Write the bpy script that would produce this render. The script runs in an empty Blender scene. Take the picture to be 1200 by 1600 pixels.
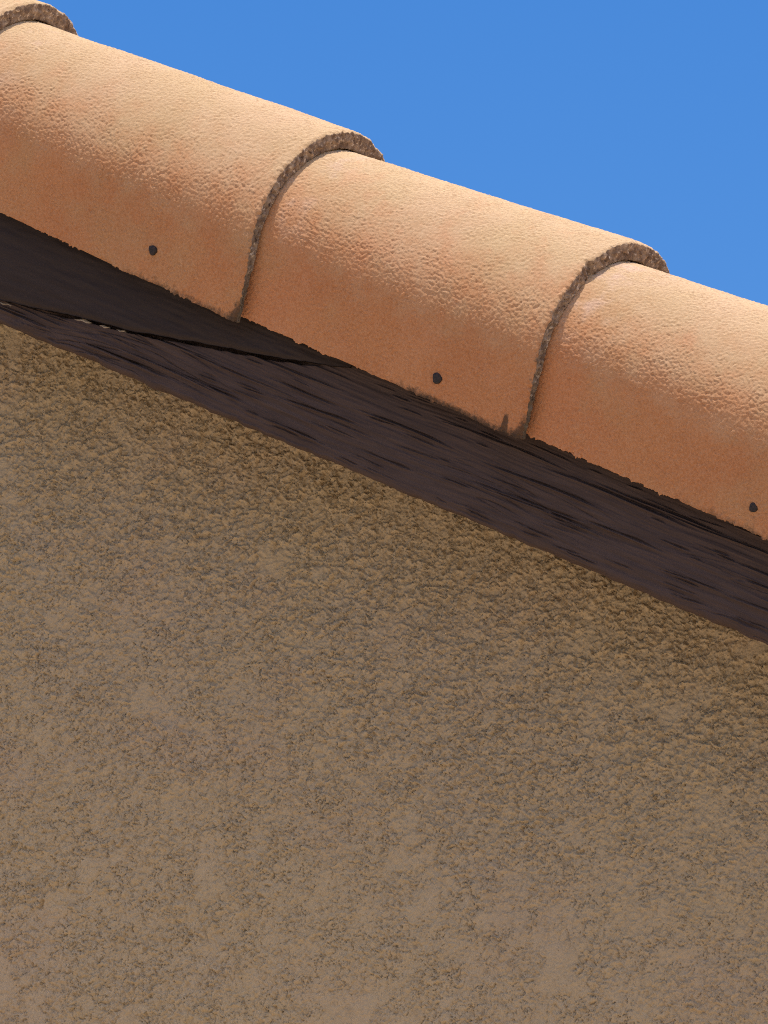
import bpy, math
import numpy as np
from mathutils import Vector, Matrix

sc = bpy.context.scene
rad = math.radians

# ---------------------------------------------------------------- camera
PITCH = math.atan(0.5)                     # 6:12 gable
PSI, BETA, DIST = 0.5682, 0.2802, 6.5      # where the photographer stands, seen from the rake
Z0 = 3.5                                   # height of the rake tiles at the middle of the picture
A = np.array([math.cos(PITCH), 0, -math.sin(PITCH)])    # down the rake
N = np.array([math.sin(PITCH), 0, math.cos(PITCH)])     # up from the roof plane
Y = np.array([0.0, 1.0, 0.0])                            # into the house
O = np.array([0.0, 0.0, Z0])

c = np.array([math.cos(BETA)*math.sin(PSI), -math.cos(BETA)*math.cos(PSI), -math.sin(BETA)])
r = np.array([math.cos(PSI), math.sin(PSI), 0.0])
u = np.cross(c, r)
FPX = 11072.5                              # focal length in pixels of a 1200 wide picture
view = -c*FPX + r*(600-546.5) - u*(800-390.0)
view /= np.linalg.norm(view)
cam_d = bpy.data.cameras.new('camera')
cam = bpy.data.objects.new('camera', cam_d)
sc.collection.objects.link(cam)
cam.location = Vector(O + c*DIST)
cam.rotation_euler = Vector(view).to_track_quat('-Z', 'Y').to_euler()
cam_d.sensor_fit = 'HORIZONTAL'
cam_d.sensor_width = 36.0
cam_d.lens = FPX/1200*36.0
cam_d.clip_start = 0.1
cam_d.clip_end = 5000
sc.camera = cam

# ---------------------------------------------------------------- sky, sun, exposure
PHI, SAX = rad(76.7), -0.24                # sun: angle round the tile barrel, part along the rake
k_ = math.sqrt(1-SAX*SAX)
S = SAX*A + k_*(-math.cos(PHI)*Y + math.sin(PHI)*N)
elev = math.asin(S[2])
world = bpy.data.worlds.new('World')
sc.world = world
world.use_nodes = True
wt = world.node_tree
sky = wt.nodes.new('ShaderNodeTexSky')
sky.sky_type = 'NISHITA'
sky.sun_disc = False
sky.sun_elevation = elev
sky.sun_rotation = math.atan2(S[0], S[1])
sky.altitude = 0
sky.air_density = 1.0
sky.dust_density = 3.0
sky.ozone_density = 3.0
bg = wt.nodes['Background']
bg.inputs['Strength'].default_value = 0.15
hs = wt.nodes.new('ShaderNodeHueSaturation')       # the camera's own colour rendering of a clear blue sky
hs.inputs['Saturation'].default_value = 1.51
hs.inputs['Hue'].default_value = 0.510
wt.links.new(sky.outputs[0], hs.inputs['Color'])
wt.links.new(hs.outputs[0], bg.inputs['Color'])
sun_d = bpy.data.lights.new('sun', 'SUN')
sun_d.energy = 5.0
sun_d.angle = rad(0.53)
sun_d.color = (1.0, 0.955, 0.89)
sun = bpy.data.objects.new('sun', sun_d)
sc.collection.objects.link(sun)
sun.location = Vector(O + S*20)
sun.rotation_euler = Vector(-S).to_track_quat('-Z', 'Y').to_euler()
sc.view_settings.view_transform = 'Standard'
sc.view_settings.look = 'None'
sc.view_settings.exposure = 0.32
sc.view_settings.gamma = 1.0
sc.view_settings.use_curve_mapping = False
sc.render.engine = 'CYCLES'
sc.cycles.filter_width = 1.1
sc.cycles.use_denoising = False
sc.cycles.max_bounces = 8
sc.cycles.diffuse_bounces = 5

# ---------------------------------------------------------------- helpers
def P(a, y, n):
    """rake coordinates -> world"""
    a, y, n = np.broadcast_arrays(np.asarray(a, float), np.asarray(y, float), np.asarray(n, float))
    return O + a[..., None]*A + y[..., None]*Y + n[..., None]*N

def perlin(x, y, seed=0):
    xi = np.floor(x).astype(np.int64); yi = np.floor(y).astype(np.int64)
    xf = x-xi; yf = y-yi
    def g(ix, iy):
        h = (ix*374761393 + iy*668265263 + seed*1442695041) & 0xffffffff
        h = ((h ^ (h >> 13))*1274126177) & 0xffffffff
        h = (h ^ (h >> 16)) & 0xffff
        t = h*(2*math.pi/65536.0)
        return np.cos(t), np.sin(t)
    def d(ox, oy):
        gx, gy = g(xi+ox, yi+oy)
        return gx*(xf-ox) + gy*(yf-oy)
    sx = xf*xf*xf*(xf*(xf*6-15)+10); sy = yf*yf*yf*(yf*(yf*6-15)+10)
    a0 = d(0, 0)*(1-sx) + d(1, 0)*sx
    a1 = d(0, 1)*(1-sx) + d(1, 1)*sx
    return (a0*(1-sy) + a1*sy)*1.5

def fbm(x, y, oct=3, seed=0, gain=0.5, lac=2.03):
    s = 0; amp = 1.0
    for i in range(oct):
        s = s + amp*perlin(x + 17.3*i, y - 9.1*i, seed+i*31)
        x = x*lac; y = y*lac; amp *= gain
    return s

def flakes(x, y, seed):
    """irregular plates: random height and tilt inside each cell of a jittered grid"""
    xi = np.floor(x).astype(np.int64); yi = np.floor(y).astype(np.int64)
    best = np.full(x.shape, 9.0); val = np.zeros(x.shape)
    for ox in (-1, 0, 1):
        for oy in (-1, 0, 1):
            cx = xi+ox; cy = yi+oy
            h = (cx*374761393 + cy*668265263 + seed*1442695041) & 0xffffffff
            h = ((h ^ (h >> 13))*1274126177) & 0xffffffff
            h = (h ^ (h >> 16)) & 0xffffffff
            j1 = (h & 255)/255.0; j2 = ((h >> 8) & 255)/255.0; j3 = ((h >> 16) & 255)/255.0; j4 = ((h >> 24) & 255)/255.0
            dx = x-cx-j1; dy = y-cy-j2
            d = dx*dx+dy*dy
            v = j3 + (dx*np.cos(j4*6.283)+dy*np.sin(j4*6.283))*1.05
            m = d < best
            best = np.where(m, d, best); val = np.where(m, v, val)
    return val-0.5

def granules(x, y, seed):
    """rounded grains of uneven size with narrow valleys between them, about -1 .. 1"""
    xi = np.floor(x).astype(np.int64); yi = np.floor(y).astype(np.int64)
    best = np.full(x.shape, 9.0)
    for ox in (-1, 0, 1):
        for oy in (-1, 0, 1):
            cx = xi+ox; cy = yi+oy
            h = (cx*374761393 + cy*668265263 + seed*1442695041) & 0xffffffff
            h = ((h ^ (h >> 13))*1274126177) & 0xffffffff
            h = (h ^ (h >> 16)) & 0xffffffff
            dx = x-cx-(h & 255)/255.0; dy = y-cy-((h >> 8) & 255)/255.0
            best = np.minimum(best, (dx*dx+dy*dy)*(0.7+0.9*((h >> 16) & 255)/255.0))
    return 1-2.0*np.minimum(best, 1.0)/0.6

def sstep(a, b, x):
    t = np.clip((x-a)/(b-a), 0, 1)
    return t*t*(3-2*t)

def grid_faces(nu, nv, off=0, flip=False):
    i = np.arange(nu-1)[:, None]; j = np.arange(nv-1)[None, :]
    q = np.stack([i*nv+j, (i+1)*nv+j, (i+1)*nv+j+1, i*nv+j+1], -1).reshape(-1, 4) + off
    return q[:, ::-1] if flip else q

def mesh_np(name, verts, quads, polys=(), attrs=None, smooth=True):
    """verts (n,3), quads (m,4) and a few larger polygons -> a mesh"""
    me = bpy.data.meshes.new(name)
    nq = len(quads)
    idx = np.asarray(quads, np.int32).ravel()
    tot = [np.full(nq, 4, np.int32)]
    for p in polys:
        idx = np.concatenate([idx, np.asarray(p, np.int32)])
        tot.append(np.array([len(p)], np.int32))
    tot = np.concatenate(tot)
    me.vertices.add(len(verts)); me.vertices.foreach_set('co', np.asarray(verts, np.float32).ravel())
    me.loops.add(len(idx)); me.loops.foreach_set('vertex_index', idx)
    me.polygons.add(len(tot))
    me.polygons.foreach_set('loop_start', np.concatenate([[0], np.cumsum(tot)[:-1]]).astype(np.int32))
    me.polygons.foreach_set('use_smooth', np.concatenate([np.full(nq, smooth), np.zeros(len(polys), bool)]))
    for k, v in (attrs or {}).items():
        at = me.attributes.new(k, 'FLOAT', 'POINT')
        at.data.foreach_set('value', np.asarray(v, np.float32).ravel())
    me.update(calc_edges=True)
    me.validate()
    return me

def link(name, me, mat=None, parent=None):
    o = bpy.data.objects.new(name, me)
    sc.collection.objects.link(o)
    if mat is not None:
        me.materials.append(mat)
    if parent is not None:
        o.parent = parent
        o.matrix_parent_inverse = parent.matrix_world.inverted()
    return o

def box_mesh(name, a0, a1, y0, y1, n0, n1):
    v = P(np.array([a0, a1, a1, a0, a0, a1, a1, a0]), np.array([y0, y0, y1, y1, y0, y0, y1, y1]),
          np.array([n0, n0, n0, n0, n1, n1, n1, n1]))
    q = np.array([[0, 3, 2, 1], [4, 5, 6, 7], [0, 1, 5, 4], [1, 2, 6, 5], [2, 3, 7, 6], [3, 0, 4, 7]])
    return mesh_np(name, v, q, smooth=False)

class Mat:
    """small node builder"""
    def __init__(s, name, rough=0.9, spec=0.2):
        s.m = bpy.data.materials.new(name); s.m.use_nodes = True
        s.t = s.m.node_tree; s.b = s.t.nodes['Principled BSDF']
        s.b.inputs['Roughness'].default_value = rough
        s.b.inputs['Specular IOR Level'].default_value = spec
        s.co = s.t.nodes.new('ShaderNodeNewGeometry').outputs['Position']
    def attr(s, name):
        n = s.t.nodes.new('ShaderNodeAttribute'); n.attribute_name = name; return n.outputs['Fac']
    def noise(s, scale, detail=4, rough=0.55, vec=None, dist=0.0):
        n = s.t.nodes.new('ShaderNodeTexNoise')
        n.inputs['Scale'].default_value = scale; n.inputs['Detail'].default_value = detail
        n.inputs['Roughness'].default_value = rough; n.inputs['Distortion'].default_value = dist
        s.t.links.new(vec or s.co, n.inputs['Vector']); return n.outputs['Fac']
    def scale(s, v, sc3, rot=(0, 0, 0)):
        n = s.t.nodes.new('ShaderNodeMapping'); n.inputs['Scale'].default_value = sc3
        n.inputs['Rotation'].default_value = rot
        s.t.links.new(v, n.inputs['Vector']); return n.outputs[0]
    def math(s, op, a, b=0.0, cl=False):
        n = s.t.nodes.new('ShaderNodeMath'); n.operation = op; n.use_clamp = cl
        for i, v in enumerate((a, b)):
            if isinstance(v, (int, float)): n.inputs[i].default_value = v
            else: s.t.links.new(v, n.inputs[i])
        return n.outputs[0]
    def ss(s, v, lo, hi, o0=0.0, o1=1.0):
        n = s.t.nodes.new('ShaderNodeMapRange'); n.interpolation_type = 'SMOOTHSTEP'
        for i, x in enumerate((lo, hi, o0, o1)): n.inputs[i+1].default_value = x
        s.t.links.new(v, n.inputs[0]); return n.outputs[0]
    def mix(s, f, a, b, mode='MIX'):
        n = s.t.nodes.new('ShaderNodeMix'); n.data_type = 'RGBA'; n.blend_type = mode
        for i, v in ((0, f), (6, a), (7, b)):
            if isinstance(v, (int, float)): n.inputs[i].default_value = v
            elif isinstance(v, tuple): n.inputs[i].default_value = (*v, 1)
            else: s.t.links.new(v, n.inputs[i])
        return n.outputs[2]
    def bump(s, h, dist, strength=1.0):
        n = s.t.nodes.new('ShaderNodeBump'); n.inputs['Distance'].default_value = dist
        n.inputs['Strength'].default_value = strength
        s.t.links.new(h, n.inputs['Height']); s.t.links.new(n.outputs[0], s.b.inputs['Normal'])
    def color(s, c_):
        if isinstance(c_, tuple): s.b.inputs['Base Color'].default_value = (*c_, 1)
        else: s.t.links.new(c_, s.b.inputs['Base Color'])

# ---------------------------------------------------------------- materials
def tile_material():
    m = Mat('terracotta', 0.95, 0.12); m.b.inputs['Diffuse Roughness'].default_value = 1.0
    along, around, rim, lip = (m.attr(x) for x in ('along', 'around', 'rim', 'lip'))
    big = m.noise(9, 3); mid = m.noise(45, 4); fine = m.noise(420, 4, 0.7); grain = m.noise(900, 2, 0.6)
    # slight tan coating, plus sunlit barrel and shaded skirt painted into the colour
    lit_wash = m.ss(m.math('ADD', around, m.math('MULTIPLY', m.math('SUBTRACT', mid, 0.5), 0.7)), -0.50, 0.40)
    shaded_clay = m.mix(m.ss(big, 0.35, 0.65), (0.53, 0.228, 0.088), (0.50, 0.202, 0.076))
    lit_sand = m.mix(m.ss(big, 0.3, 0.7), (0.585, 0.395, 0.232), (0.56, 0.39, 0.212))
    col = m.mix(lit_wash, shaded_clay, lit_sand)
    # redder where the tile comes out from under the one above
    fresh = m.math('MULTIPLY', m.ss(along, 0.30, 0.02), m.ss(around, 0.5, -0.5))
    col = m.mix(m.math('MULTIPLY', fresh, 0.40), col, (0.58, 0.225, 0.095))
    # thin white bloom close under the rim of the tile above
    bloom = m.math('MULTIPLY', m.ss(along, 0.22, 0.02), m.ss(mid, 0.45, 0.7))
    bloom = m.math('MULTIPLY', bloom, m.ss(around, -0.35, 0.2))
    col = m.mix(m.math('MULTIPLY', bloom, 0.6), col, (0.66, 0.46, 0.36))
    tone = m.attr('tone')
    col = m.mix(m.math('MULTIPLY', m.ss(m.math('ADD', m.noise(14, 4, 0.6), tone), 0.45, 0.75), 0.35), col, (0.47, 0.315, 0.150))
    col = m.mix(m.math('MULTIPLY', m.ss(m.math('SUBTRACT', m.noise(24, 5, 0.65), tone), 0.55, 0.72), 0.28), col, (0.58, 0.275, 0.135))
    # grain of the cast clay
    col = m.mix(m.ss(fine, 0.35, 0.75, 0.0, 0.22), col, (0.72, 0.52, 0.34))
    col = m.mix(m.ss(fine, 0.48, 0.25, 0.0, 0.30), col, (0.26, 0.13, 0.07))
    # mildew on the lower lip, most of it towards the low end of each tile
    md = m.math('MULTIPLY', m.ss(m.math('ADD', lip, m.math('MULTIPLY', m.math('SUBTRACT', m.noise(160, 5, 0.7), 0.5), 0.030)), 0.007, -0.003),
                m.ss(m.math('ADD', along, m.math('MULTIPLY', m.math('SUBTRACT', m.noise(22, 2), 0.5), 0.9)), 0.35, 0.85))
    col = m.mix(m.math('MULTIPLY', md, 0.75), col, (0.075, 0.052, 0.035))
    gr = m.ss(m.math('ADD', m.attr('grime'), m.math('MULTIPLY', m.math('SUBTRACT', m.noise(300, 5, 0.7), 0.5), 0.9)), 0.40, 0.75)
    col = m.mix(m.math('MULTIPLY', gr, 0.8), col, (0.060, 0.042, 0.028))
    # broken end: dark weathered body with pale stones in it
    st = m.noise(210, 4, 0.65)
    body = m.mix(m.ss(m.noise(150, 4), 0.35, 0.65), (0.19, 0.125, 0.084), (0.37, 0.265, 0.180))
    body = m.mix(m.ss(st, 0.57, 0.64), body, (0.58, 0.46, 0.34))
    body = m.mix(m.ss(st, 0.42, 0.32), body, (0.085, 0.055, 0.04))
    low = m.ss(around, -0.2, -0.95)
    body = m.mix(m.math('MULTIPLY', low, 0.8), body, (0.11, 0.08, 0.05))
    rf = m.ss(m.math('ADD', rim, m.math('MULTIPLY', m.math('SUBTRACT', m.noise(260, 4, 0.65), 0.5), 0.9)), 0.42, 0.62)
    col = m.mix(rf, col, body)
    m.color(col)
    m.bump(m.math('ADD', fine, m.math('MULTIPLY', grain, 0.6)), 0.0009, 0.75)
    return m.m

def stucco_material():
    m = Mat('stucco', 0.95, 0.1)
    big = m.noise(3.2, 3); mid = m.noise(16, 4); fine = m.noise(500, 4, 0.65); med = m.noise(110, 4, 0.6)
    col = m.mix(m.ss(big, 0.36, 0.64), (0.462, 0.332, 0.180), (0.454, 0.327, 0.184))
    col = m.mix(m.ss(mid, 0.45, 0.72, 0.0, 0.6), col, (0.462, 0.338, 0.196))
    col = m.mix(m.ss(m.noise(5.5, 3, vec=m.scale(m.co, (1, 1, 1.7))), 0.50, 0.68, 0.0, 0.45), col, (0.460, 0.322, 0.193))
    col = m.mix(m.ss(med, 0.52, 0.72, 0.0, 0.30), col, (0.52, 0.39, 0.235))
    col = m.mix(m.ss(med, 0.46, 0.28, 0.0, 0.30), col, (0.25, 0.175, 0.10))
    col = m.mix(m.ss(fine, 0.60, 0.75, 0.0, 0.35), col, (0.52, 0.40, 0.25))
    m.color(col)
    m.bump(m.math('ADD', fine, m.math('MULTIPLY', m.noise(200, 4, 0.6), 1.4)), 0.0013, 0.6)
    return m.m

def wood_material(name, c0, c1, c2):
    m = Mat(name, 0.65, 0.06)
    v = m.scale(m.co, (1, 1, 1), (0, -PITCH, 0))
    st = m.scale(v, (6, 60, 90))
    g = m.noise(3.0, 5, 0.6, st); big = m.noise(7, 3); fine = m.noise(700, 3, 0.6)
    col = m.mix(m.ss(g, 0.35, 0.65), c0, c1)
    col = m.mix(m.ss(big, 0.45, 0.7, 0, 0.5), col, c2)
    col = m.mix(m.ss(fine, 0.62, 0.78, 0, 0.25), col, (0.15, 0.10, 0.08))
    m.color(col)
    m.bump(m.math('ADD', g, m.math('MULTIPLY', fine, 0.35)), 0.0008, 0.4)
    return m.m

M_tile = tile_material()
M_stucco = stucco_material()
M_wood = wood_material('brown_painted_wood', (0.066, 0.042, 0.031), (0.086, 0.055, 0.041), (0.078, 0.050, 0.039))
M_wood2 = wood_material('dark_painted_wood', (0.040, 0.027, 0.020), (0.047, 0.032, 0.024), (0.043, 0.030, 0.024))
mm = Mat('rusty_nail', 0.7, 0.4); mm.color(mm.mix(mm.ss(mm.noise(600), 0.4, 0.6), (0.012, 0.009, 0.008), (0.035, 0.018, 0.013))); M_nail = mm.m
mm = Mat('sunlit_tan', 0.9, 0.2); mm.color(mm.mix(mm.noise(500), (0.30, 0.22, 0.14), (0.46, 0.36, 0.24))); M_sliver = mm.m  # pale tan painted as sunlight seen through the crack
mm = Mat('roof_underlay', 0.9, 0.2); mm.color(mm.mix(mm.noise(20), (0.055, 0.045, 0.04), (0.09, 0.07, 0.06))); M_deck = mm.m
mm = Mat('dry_ground', 0.95, 0.1)
mm.color(mm.mix(mm.ss(mm.noise(0.6, 6), 0.35, 0.65), (0.32, 0.262, 0.195), (0.38, 0.312, 0.235))); mm.bump(mm.noise(14, 6), 0.02, 0.5); M_ground = mm.m

# ---------------------------------------------------------------- the setting
g = mesh_np('ground', np.array([[-2000, -2000, 0], [2000, -2000, 0], [2000, 2000, 0], [-2000, 2000, 0.0]]), np.array([[0, 1, 2, 3]]), smooth=False)
ground = link('ground', g, M_ground)
ground['kind'] = 'structure'
ground['label'] = 'dry pale ground in front of the house'

house = bpy.data.objects.new('house', None)
sc.collection.objects.link(house)
house.location = (0, 0.05, 0)
house['label'] = 'stucco gable of a house with terracotta barrel tiles along its dark rake board'
house['category'] = 'house'
bpy.context.view_layer.update()

# ---------------------------------------------------------------- stucco wall
WALL_Y = 0.05
def graded(lo, hi, d0, d1, step, grow=1.35, far=0.12):
    """dense between d0 and d1, coarser and coarser outside"""
    mid = list(np.arange(d0, d1, step))
    L = []; x = d0; s = step
    while x > lo: s = min(s*grow, far); x -= s; L.append(max(x, lo))
    H = []; x = mid[-1]; s = step
    while x < hi: s = min(s*grow, far); x += s; H.append(min(x, hi))
    return np.unique(np.array(L[::-1]+mid+H))

def stucco_height(x, z):
    # strokes drawn roughly along the rake near the top, rounder lower down
    ca, sa = math.cos(0.35), math.sin(0.35)
    p = (x*ca - z*sa); q = (x*sa + z*ca)
    wx = fbm(x*90, z*90, 2, 5)*0.0030; wz = fbm(x*90+40, z*90, 2, 9)*0.0030
    up = sstep(-0.45, 0.15, fbm(x*2.5, z*2.5, 2, 77)*0.25 + (z + 0.5*x + 0.40)*0.8)
    f = 1/0.0074
    n_iso = fbm((x+wx)*f, (z+wz)*f, 4, 11, 0.62)
    n_str = fbm((p+wx)*f*0.66, (q+wz)*f*1.15, 4, 23, 0.62)
    n = n_iso*(1-up) + n_str*up
    clump = fbm(x*24, z*30, 3, 41)
    rough = 0.45 + 0.55*sstep(-0.7, 0.6, clump + 0.35*fbm(x*6, z*7, 2, 51) + 0.35*up)
    vx = x + wx*1.2 + 0.0011*perlin(x*300, z*300, 3); vz = z + wz*1.2 + 0.0011*perlin(x*300+7, z*300, 4)
    vp = vx*ca - vz*sa; vq = vx*sa + vz*ca
    fl = flakes(vx/0.0060, vz/0.0050, 5)*(1-up) + flakes(vp/0.0082, vq/0.0046, 6)*up
    crack = np.abs(fbm((x+wx*1.5)*62, (z+wz*1.5)*80, 4, 33, 0.6))
    crack = sstep(0.075, 0.0, crack)*sstep(-0.25, 0.35, fbm(x*26, z*26, 2, 37)+0.1)
    fs = flakes(vx/0.0029, vz/0.0026, 8)
    flat = 0.6*sstep(0.34, 0.50, -fbm(x*13, z*16, 3, 61, 0.6) - 0.34 + 0.36*sstep(-0.45, -0.74, z))         # trowelled patches
    h = rough*(0.0020*fl + 0.00115*fs + 0.0009*n) + 0.00035*fl + 0.00045*fs + 0.00045*fbm(x*480, z*480, 2, 71) - 0.0027*crack
    h = h*(0.95 - 0.22*sstep(-0.40, -0.78, z))          # the coat is floated smoother lower down
    h = h*(1-flat) + flat*(0.0005 + 0.00015*n + 0.00022*fs*(n > 0.2) + 0.00008*fbm(x*480, z*480, 2, 71))
    h = h + 0.0020*fbm(x*4.2, z*4.2, 2, 83) + 0.0008*clump
    return h

xs = graded(-4.0, 3.2, -0.435, 0.44, 0.0009)
vs = graded(0.02, 4.6, 0.172, 0.80, 0.0009)
Xg, Vg = np.meshgrid(xs, vs, indexing='ij')
Zl = -Xg*math.tan(PITCH)                       # the rake line through the origin
Zrel = np.maximum(Zl - Vg/math.cos(PITCH)*1.0, -Z0)
hh = stucco_height(Xg, Zrel)
Wv = np.stack([Xg, WALL_Y - hh, Zrel + Z0], -1).reshape(-1, 3)
wall = link('stucco_wall', mesh_np('stucco_wall', Wv, grid_faces(len(xs), len(vs), flip=True)), M_stucco, house)
wall['label'] = 'rough brown stucco wall under the rake board'

# ---------------------------------------------------------------- rake board
F_Y, F_N0, F_N1 = -0.089, -0.1849, -0.055
rng = np.random.default_rng(7)
def wood_height(a, n, streaks):
    w = 0.004*fbm(a*5, n*12, 2, 3)
    nn = n + w
    lowpart = 0.45 + 0.55*sstep(-0.10, -0.15, n)
    h = 0.0011*fbm(a*3.5, nn*150, 3, 13)*lowpart + 0.00035*fbm(a*22, nn*420, 2, 19) + 0.0010*fbm(a*3.5, n*22, 2, 29)
    rg = np.abs(fbm(a*5.5, nn*95 + 0.6*np.sin(a*17), 2, 57))
    h = h - 0.0016*sstep(0.10, 0.0, rg)*sstep(-0.12, -0.15, n)*sstep(-0.2, 0.4, fbm(a*4, n*20, 2, 58))
    for (sa, sn, L, wd, dep, ang) in streaks:
        sel = np.abs(a[:, 0]-sa) < L*1.6
        if not sel.any(): continue
        da = a[sel]-sa; dn = (n[sel]-sn) - da*ang - 0.0010*np.sin(da*32+sn*900)
        env = np.exp(-(da/(L*0.5))**4)
        wv = wd*(0.45+0.55*np.exp(-((da-0.2*L)/(L*0.3))**2))*(1+0.35*np.sin(da*140+sn*7000))
        h[sel] -= env*dep*np.exp(-(dn/wv)**2)
        h[sel] += env*dep*0.95*np.exp(-((dn+wd*2.3)/(wd*1.2))**2)     # torn lower lip
    return np.minimum(h, 0.0028)
st = []
for i in range(270):
    n_ = F_N0 + 0.006 + (F_N1-F_N0-0.02)*rng.random()**1.25*0.80
    big = rng.random() < 0.22
    st.append((rng.uniform(-0.8, 0.95), n_, rng.uniform(0.05, 0.15) if big else rng.uniform(0.010, 0.05),
               rng.uniform(0.00045, 0.0008) if big else rng.uniform(0.00035, 0.0006), rng.uniform(0.0022, 0.0036) if big else rng.uniform(0.0009, 0.0022), rng.normal(0.012, 0.020)))
aa = graded(-3.2, 2.6, -0.42, 0.72, 0.0014)
ns = np.concatenate([[F_N1+0.0], np.arange(F_N1-0.004, F_N0, -0.0005), [F_N0]])
Ag, Ng = np.meshgrid(aa, ns, indexing='ij')
hw = wood_height(Ag, Ng, st)
# long open crack under the loose trim strip
TR_A = [-0.90, -0.31, -0.277, -0.231, -0.192, -0.156, -0.115, -0.053, 0.019, 0.096, 0.12]
TR_N = [-0.172, -0.168, -0.164, -0.158, -0.1516, -0.148, -0.143, -0.1315, -0.120, -0.105, -0.099]
tl = np.interp(Ag, TR_A, TR_N)
gw = 0.0015 + 0.0011*fbm(Ag*45, Ag*0+2, 3, 7)
hw = hw - 0.012*sstep(-0.24, -0.19, Ag)*sstep(0.095, 0.03, Ag)*sstep(gw+0.0012, gw, tl-Ng)*(Ng < tl+0.02)
# folds in the paint where the strip ends
hw = hw + 0.0035*np.exp(-((Ag+0.242)/0.012)**2-((Ng+0.1765)/0.006)**2) - 0.0025*np.exp(-((Ag+0.262)/0.006)**2-((Ng+0.1745)/0.008)**2)
edge_r = 0.004
dr = np.clip(1-(Ng-F_N0)/edge_r, 0, 1)
yb = F_Y - hw*(1-dr) + 0.004*dr**2
Ngw = Ng + 0.0017*fbm(Ag*40, Ag*0+3, 3, 91)*sstep(0.02, 0.0, Ng-F_N0)
Ngw = Ngw + 0.004*np.exp(-((Ag+0.163)/0.011)**4)*(0.6+0.6*fbm(Ag*200, Ag*0, 2, 17))*sstep(0.010, 0.0, Ng-F_N0)
front = P(Ag, yb, Ngw)
na_, nn_ = Ag.shape
back0 = P(aa, -0.045, np.full_like(aa, F_N0+0.001)); back1 = P(aa, -0.045, np.full_like(aa, F_N1))
fv = np.concatenate([front.reshape(-1, 3), back0, back1])
q = [grid_faces(na_, nn_)]
i = np.arange(na_-1); fb = na_*nn_
lo = i*nn_+nn_-1; lo2 = (i+1)*nn_+nn_-1
q.append(np.stack([lo, lo2, fb+i+1, fb+i], -1))
q.append(np.stack([fb+i, fb+i+1, fb+na_+i+1, fb+na_+i], -1))
q.append(np.stack([fb+na_+i, fb+na_+i+1, (i+1)*nn_, i*nn_], -1))
fascia = link('rake_board', mesh_np('rake_board', fv, np.concatenate(q)), M_wood, house)
fascia['label'] = 'dark brown weathered wooden rake board with raised grain'
link('soffit_block', box_mesh('soffit_block', -3.2, 2.6, -0.0445, 0.058, F_N0+0.004, F_N1), M_wood2, house)

# loose tapered trim strip lying on the upper left of the board
T_A0, T_A1 = -0.90, 0.115
ta = np.arange(T_A0, T_A1+0.001, 0.0018)
t_lo = np.interp(ta, TR_A, TR_N) + 0.0008*fbm(ta*35, ta*0, 4, 5, 0.6)
tn = np.linspace(0, 1, 60)
Tn = t_lo[:, None] + (-0.06-t_lo)[:, None]*tn[None, :]
Ta = np.repeat(ta[:, None], 60, 1)
th = 0.0007*fbm(Ta*7, Tn*90, 3, 61) + 0.0004*fbm(Ta*40, Tn*300, 2, 67)
rd = np.clip(1-(Tn-t_lo[:, None])/0.004, 0, 1)
thick = 0.006*sstep(0.115, 0.02, Ta)
ty = F_Y - 0.002 - thick - th*(1-rd) + thick*0.5*rd**2
tb = P(ta, F_Y+0.004, t_lo); tt = P(ta, F_Y+0.004, np.full_like(ta, -0.06))
n0 = len(ta)
tv = np.concatenate([P(Ta, ty, Tn).reshape(-1, 3), tb, tt])
i = np.arange(n0-1); b0 = n0*60
q = [grid_faces(n0, 60, flip=True), np.stack([b0+i, b0+i+1, (i+1)*60, i*60], -1), np.stack([i*60+59, (i+1)*60+59, b0+n0+i+1, b0+n0+i], -1)]
trim = link('trim_strip', mesh_np('trim_strip', tv, np.concatenate(q)), M_wood2, house)
trim['label'] = 'smooth darker trim strip tapering off along the top of the rake board'

# pale slivers added to stand for sunlight glimpsed through the crack
for (fa, fl, fw) in ((-0.186, 0.010, 0.0021), (-0.160, 0.006, 0.0014), (-0.140, 0.006, 0.0013), (-0.2775, 0.008, 0.0015)):
    m_ = 9; tt_ = np.linspace(-1, 1, m_)
    ce = np.interp(fa+tt_*fl, TR_A, TR_N) - 0.0024 + 0.0005*np.sin(tt_*5+fa*90)
    wd = fw*(1-tt_**2)**0.5*(0.75+0.25*np.sin(tt_*3+fa*300)) + 0.0001
    up_ = P(fa+tt_*fl, F_Y+0.0012, ce+wd); md_ = P(fa+tt_*fl, F_Y-0.0012, ce); dn_ = P(fa+tt_*fl, F_Y+0.0012, ce-wd); bk_ = P(fa+tt_*fl, F_Y+0.006, ce)
    Vf = np.stack([up_, md_, dn_, bk_, up_], 1).reshape(-1, 3)
    link('sunlit_sliver', mesh_np('sunlit_sliver', Vf, grid_faces(m_, 5)), M_sliver, trim)

# ---------------------------------------------------------------- rake tiles
TAU = 0.0145
SK, LSK = -0.348, 0.0713
YC = -0.05
ENDS = {-2: (-0.775, 0.016, 0.0), -1: (-0.3884, 0.0088, -0.0018), 0: (0.0, 0.0, 0.0), 1: (0.3350, -0.0012, 0.0012), 2: (0.72, -0.0022, 0.0)}
R0, R1 = 0.1003, 0.0818

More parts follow.
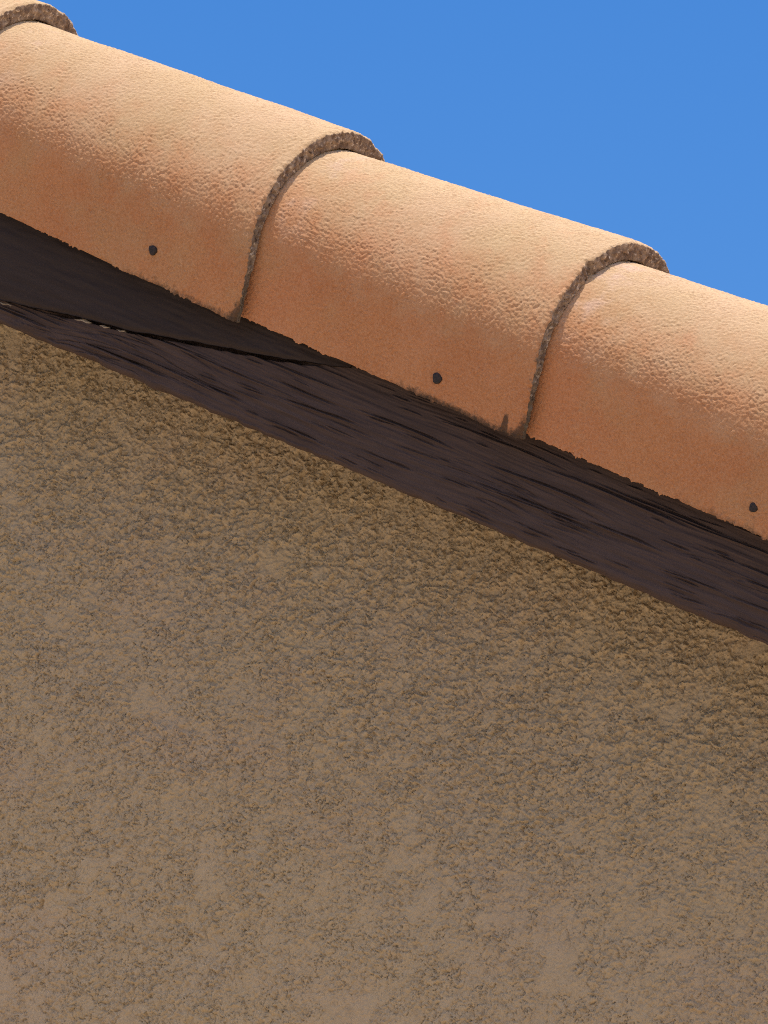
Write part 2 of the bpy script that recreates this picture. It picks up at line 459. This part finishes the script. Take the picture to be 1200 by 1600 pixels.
def tile_mesh(k, seed, fine=1.0):
    a_hi, n_hi, y_hi = ENDS[k-1]; a_lo, n_lo, y_lo = ENDS[k]
    L = a_lo-a_hi
    # profile parameter: arc length s from the front lip up over the barrel to the back lip
    s_front = LSK; arc = R0*(math.pi-2*SK); s_tot = LSK+arc+0.05
    s_vis = LSK + R0*(rad(118)-SK)
    ss_ = np.concatenate([np.arange(0, s_vis, 0.00082*fine), np.linspace(s_vis, s_tot, 45)])
    av = np.concatenate([np.arange(a_hi-0.06, a_lo-0.012, 0.00092*fine), np.linspace(a_lo-0.012, a_lo, 12)])
    ncap, nin = 11, 8
    nu = len(ss_)
    def section(s, w, inset):
        """point and normal of the section; w: 0 high end .. 1 low end (may run past 0)"""
        Ry = 0.0856+(R0-0.0856)*w; Rn = R1+(R0-R1)*w
        phi = SK + (s-LSK)/R0
        phi = np.clip(phi, SK, math.pi-SK)
        ny_, nn_ = -np.cos(phi), np.sin(phi)
        crest = sstep(-0.1, 0.9, nn_)
        inset = inset*(0.80 + 0.34*sstep(-0.4, 1.0, nn_))*(0.5+0.5*sstep(0.0, 0.08, s))
        y = (Ry-inset)*ny_; n = (Rn-inset)*nn_
        d = np.maximum(LSK-s, 0)
        y = y - d*math.sin(SK); n = n - d*math.cos(SK)
        d2 = np.maximum(s-(LSK+arc), 0)
        y = y + d2*math.sin(SK); n = n - d2*math.cos(SK)
        return y, n, ny_, nn_
    rows = []; at = {x: [] for x in ('along', 'around', 'rim', 'lip', 'tone', 'grime')}
    def emit(a, inset, cap):
        a = np.asarray(a, float); m = len(a)
        Sg, Ag_ = np.meshgrid(ss_, a, indexing='ij')
        w = (Ag_-a_hi)/L
        ins = np.broadcast_to(inset, Ag_.shape)
        y, n, ny_, nn_ = section(Sg, w, ins)
        sx = Sg + seed*3.7; ax = Ag_ + seed*1.9
        fr = sstep(0.011, 0.0, a_lo-Ag_)                        # towards the broken end
        gx = sx + 0.0012*perlin(sx*170, ax*170, 3); gy = ax + 0.0012*perlin(sx*170+9, ax*170, 4)
        lump = 0.28*granules(gx/0.0030, gy/0.0036, 7+seed) + 0.70*fbm(gx*370, gy*310, 3, 7+seed, 0.55)
        lump = lump*(0.75+0.5*sstep(-0.5, 0.5, fbm(sx*30, ax*30, 2, 3)))
        soft = fbm(sx*40, ax*28, 2, 19+seed)
        body = 0.00074*lump + 0.00015*soft + 0.0010*fbm(sx*9, ax*7, 2, 23+seed)
        rough = 0.0013*fbm(sx*220, ax*220, 3, 31+seed, 0.6) + 0.0009*fbm(sx*60, ax*90, 2, 37+seed)
        edge_drop = -0.0011*sstep(0.0025, 0.0, a_lo-Ag_)
        if cap is None:
            d = body*(1-fr) + rough*fr + edge_drop
        else:
            d = body*0
        y = y + ny_*d; n = n + nn_*d
        # worn end: the low edge wanders a little, with a chip or two
        wander = 0.0009*fbm(sx*22, sx*0+seed, 3, 43+seed) + 0.0011*fbm(sx*130, sx*0+5, 2, 47+seed)
        chip = -0.004*np.exp(-((Sg-(LSK+0.105))/0.006)**2) if k == 1 else 0.0
        pull = sstep(0.03, 0.0, a_lo-Ag_)
        aa_ = Ag_ + (wander + chip)*pull
        if cap is not None:
            t = np.broadcast_to(cap, Ag_.shape)
            aa_ = aa_ + 0.0002*np.sin(math.pi*t) + np.sin(math.pi*t)*(0.0020*fbm(sx*210, t*3.2+seed, 3, 53+seed, 0.6) + 0.0012*fbm(sx*80, t*1.5, 2, 59+seed))
            bulge = edge_drop*(1-t)
            y = y + ny_*bulge; n = n + nn_*bulge
        # ragged front lip
        lipw = sstep(0.006, 0.0, Sg)
        rag = 0.0019*fbm(ax*120, ax*0+seed, 4, 61+seed, 0.7)*(0.35+0.9*sstep(-0.3, 0.5, fbm(ax*20, ax*0, 2, 9))) + 0.0013*fbm(ax*24, ax*0, 2, 67+seed)
        n = n + rag*lipw
        yy = YC + y_hi + (y_lo-y_hi)*w + y
        nn2 = n_hi + (n_lo-n_hi)*w + n
        rows.append(P(aa_, yy, nn2))
        phi = np.clip(SK + (Sg-LSK)/R0, SK, math.pi-SK)
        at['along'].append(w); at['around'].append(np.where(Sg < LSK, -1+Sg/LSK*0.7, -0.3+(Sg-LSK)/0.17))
        at['lip'].append(Sg)
        at['tone'].append(np.full_like(Ag_, {-1: 0.0, 0: 0.05, 1: -0.04, 2: 0.01}[k]))
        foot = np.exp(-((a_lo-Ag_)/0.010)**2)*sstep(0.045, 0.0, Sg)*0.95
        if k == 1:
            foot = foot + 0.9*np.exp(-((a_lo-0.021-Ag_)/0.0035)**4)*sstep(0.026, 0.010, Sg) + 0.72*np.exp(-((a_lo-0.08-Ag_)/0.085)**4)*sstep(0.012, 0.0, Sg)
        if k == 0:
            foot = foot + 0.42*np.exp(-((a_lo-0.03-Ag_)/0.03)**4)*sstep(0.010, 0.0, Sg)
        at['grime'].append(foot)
        at['rim'].append(fr*0.42 if cap is None else np.ones_like(Ag_))
    emit(av, 0.0, None)
    t = np.linspace(0, 1, ncap+1)[1:]
    emit(np.full(ncap, a_lo), (t*TAU)[None, :], t[None, :])
    ai = np.linspace(a_lo, a_hi-0.06, nin+1)[1:]
    emit(ai, TAU, np.zeros((1, nin)))
    V = np.concatenate(rows, 1)
    for x in at: at[x] = np.concatenate(at[x], 1)
    nv = V.shape[1]
    faces = [grid_faces(nu, nv)]
    i = np.arange(nu-1)
    faces.append(np.stack([i*nv+nv-1, (i+1)*nv+nv-1, (i+1)*nv, i*nv], -1))
    lip0 = list(range(nv)); lip1 = [(nu-1)*nv+j for j in range(nv)][::-1]
    return mesh_np('rake_tile', V.reshape(-1, 3), np.concatenate(faces), [lip0, lip1], at)

def nail_mesh(a, s_up, k):
    a_hi, n_hi, y_hi = ENDS[k-1]; a_lo, n_lo, y_lo = ENDS[k]
    w = (a-a_hi)/(a_lo-a_hi); R = 0.0856+(R0-0.0856)*w
    y = YC + y_hi+(y_lo-y_hi)*w - R*math.cos(SK) - (LSK-s_up)*math.sin(SK)
    n = n_hi+(n_lo-n_hi)*w + R*math.sin(SK) - (LSK-s_up)*math.cos(SK)
    ctr = P(a, y, n); nv = -math.cos(SK)*Y + math.sin(SK)*N
    t1 = A; t2 = np.cross(nv, t1)
    prof = [(0.0049, -0.004), (0.0049, 0.0011), (0.0043, 0.0017), (0.0026, 0.0019), (0.0010, 0.0019)]
    vs_ = []; m = 14
    for j in range(m):
        th_ = 2*math.pi*j/m; rr = {0: 0.95, 1: 1.05, 2: 0.88, -1: 1.0}[k]+0.09*math.sin(3*th_+k)+0.05*math.sin(5*th_)
        for (r_, h_) in prof:
            vs_.append(ctr + nv*h_ + rr*r_*(t1*math.cos(th_)+t2*math.sin(th_)))
    pn = len(prof); q = []
    for j in range(m):
        j2 = (j+1) % m
        for i_ in range(pn-1): q.append([j*pn+i_, j2*pn+i_, j2*pn+i_+1, j*pn+i_+1])
    cap = [j*pn+pn-1 for j in range(m)]
    return mesh_np('nail_head', np.array(vs_), np.array(q), [cap])

tile_labels = {-1: 'terracotta barrel tile in the top left corner, mostly out of the picture',
               0: 'whole terracotta barrel tile left of the middle, with a nail head low on it',
               1: 'whole terracotta barrel tile in the middle, its low rim chipped',
               2: 'terracotta barrel tile running out of the picture on the right'}
nails = {0: (-0.113, 0.030), 1: (0.230, 0.022), 2: (0.586, 0.022), -1: (-0.5, 0.024)}
tiles = {}
for k in (-1, 0, 1, 2):
    me = tile_mesh(k, k+3, 2.2 if k == -1 else 1.0)
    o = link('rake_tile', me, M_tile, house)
    o['label'] = tile_labels[k]
    tiles[k] = o
    nl = link('nail_head', nail_mesh(*nails[k], k), M_nail, o)
    tiles[k] = (o, nl)
# the same row goes on above and below the picture
def copy_tile(k, da, dn):
    o, nl = tiles[k]
    off = Vector(A*da + N*dn)
    c_ = o.copy(); sc.collection.objects.link(c_); c_.parent = house
    if 'label' in c_: del c_['label']
    c_.location = o.location + off
    d_ = nl.copy(); sc.collection.objects.link(d_); d_.parent = c_
for j, k in ((1, 0), (2, 1), (3, 0), (4, 1)):
    base = ENDS[k][0]
    copy_tile(k, (0.72+0.36*j) - base, -0.004)
    copy_tile(k, (-0.3884-0.38*j) - base, 0.012)

# roof deck under the tiles
deck = link('roof_deck', box_mesh('roof_deck', -3.3, 2.6, -0.0440, 4.0, -0.0545, -0.030), M_deck, house)
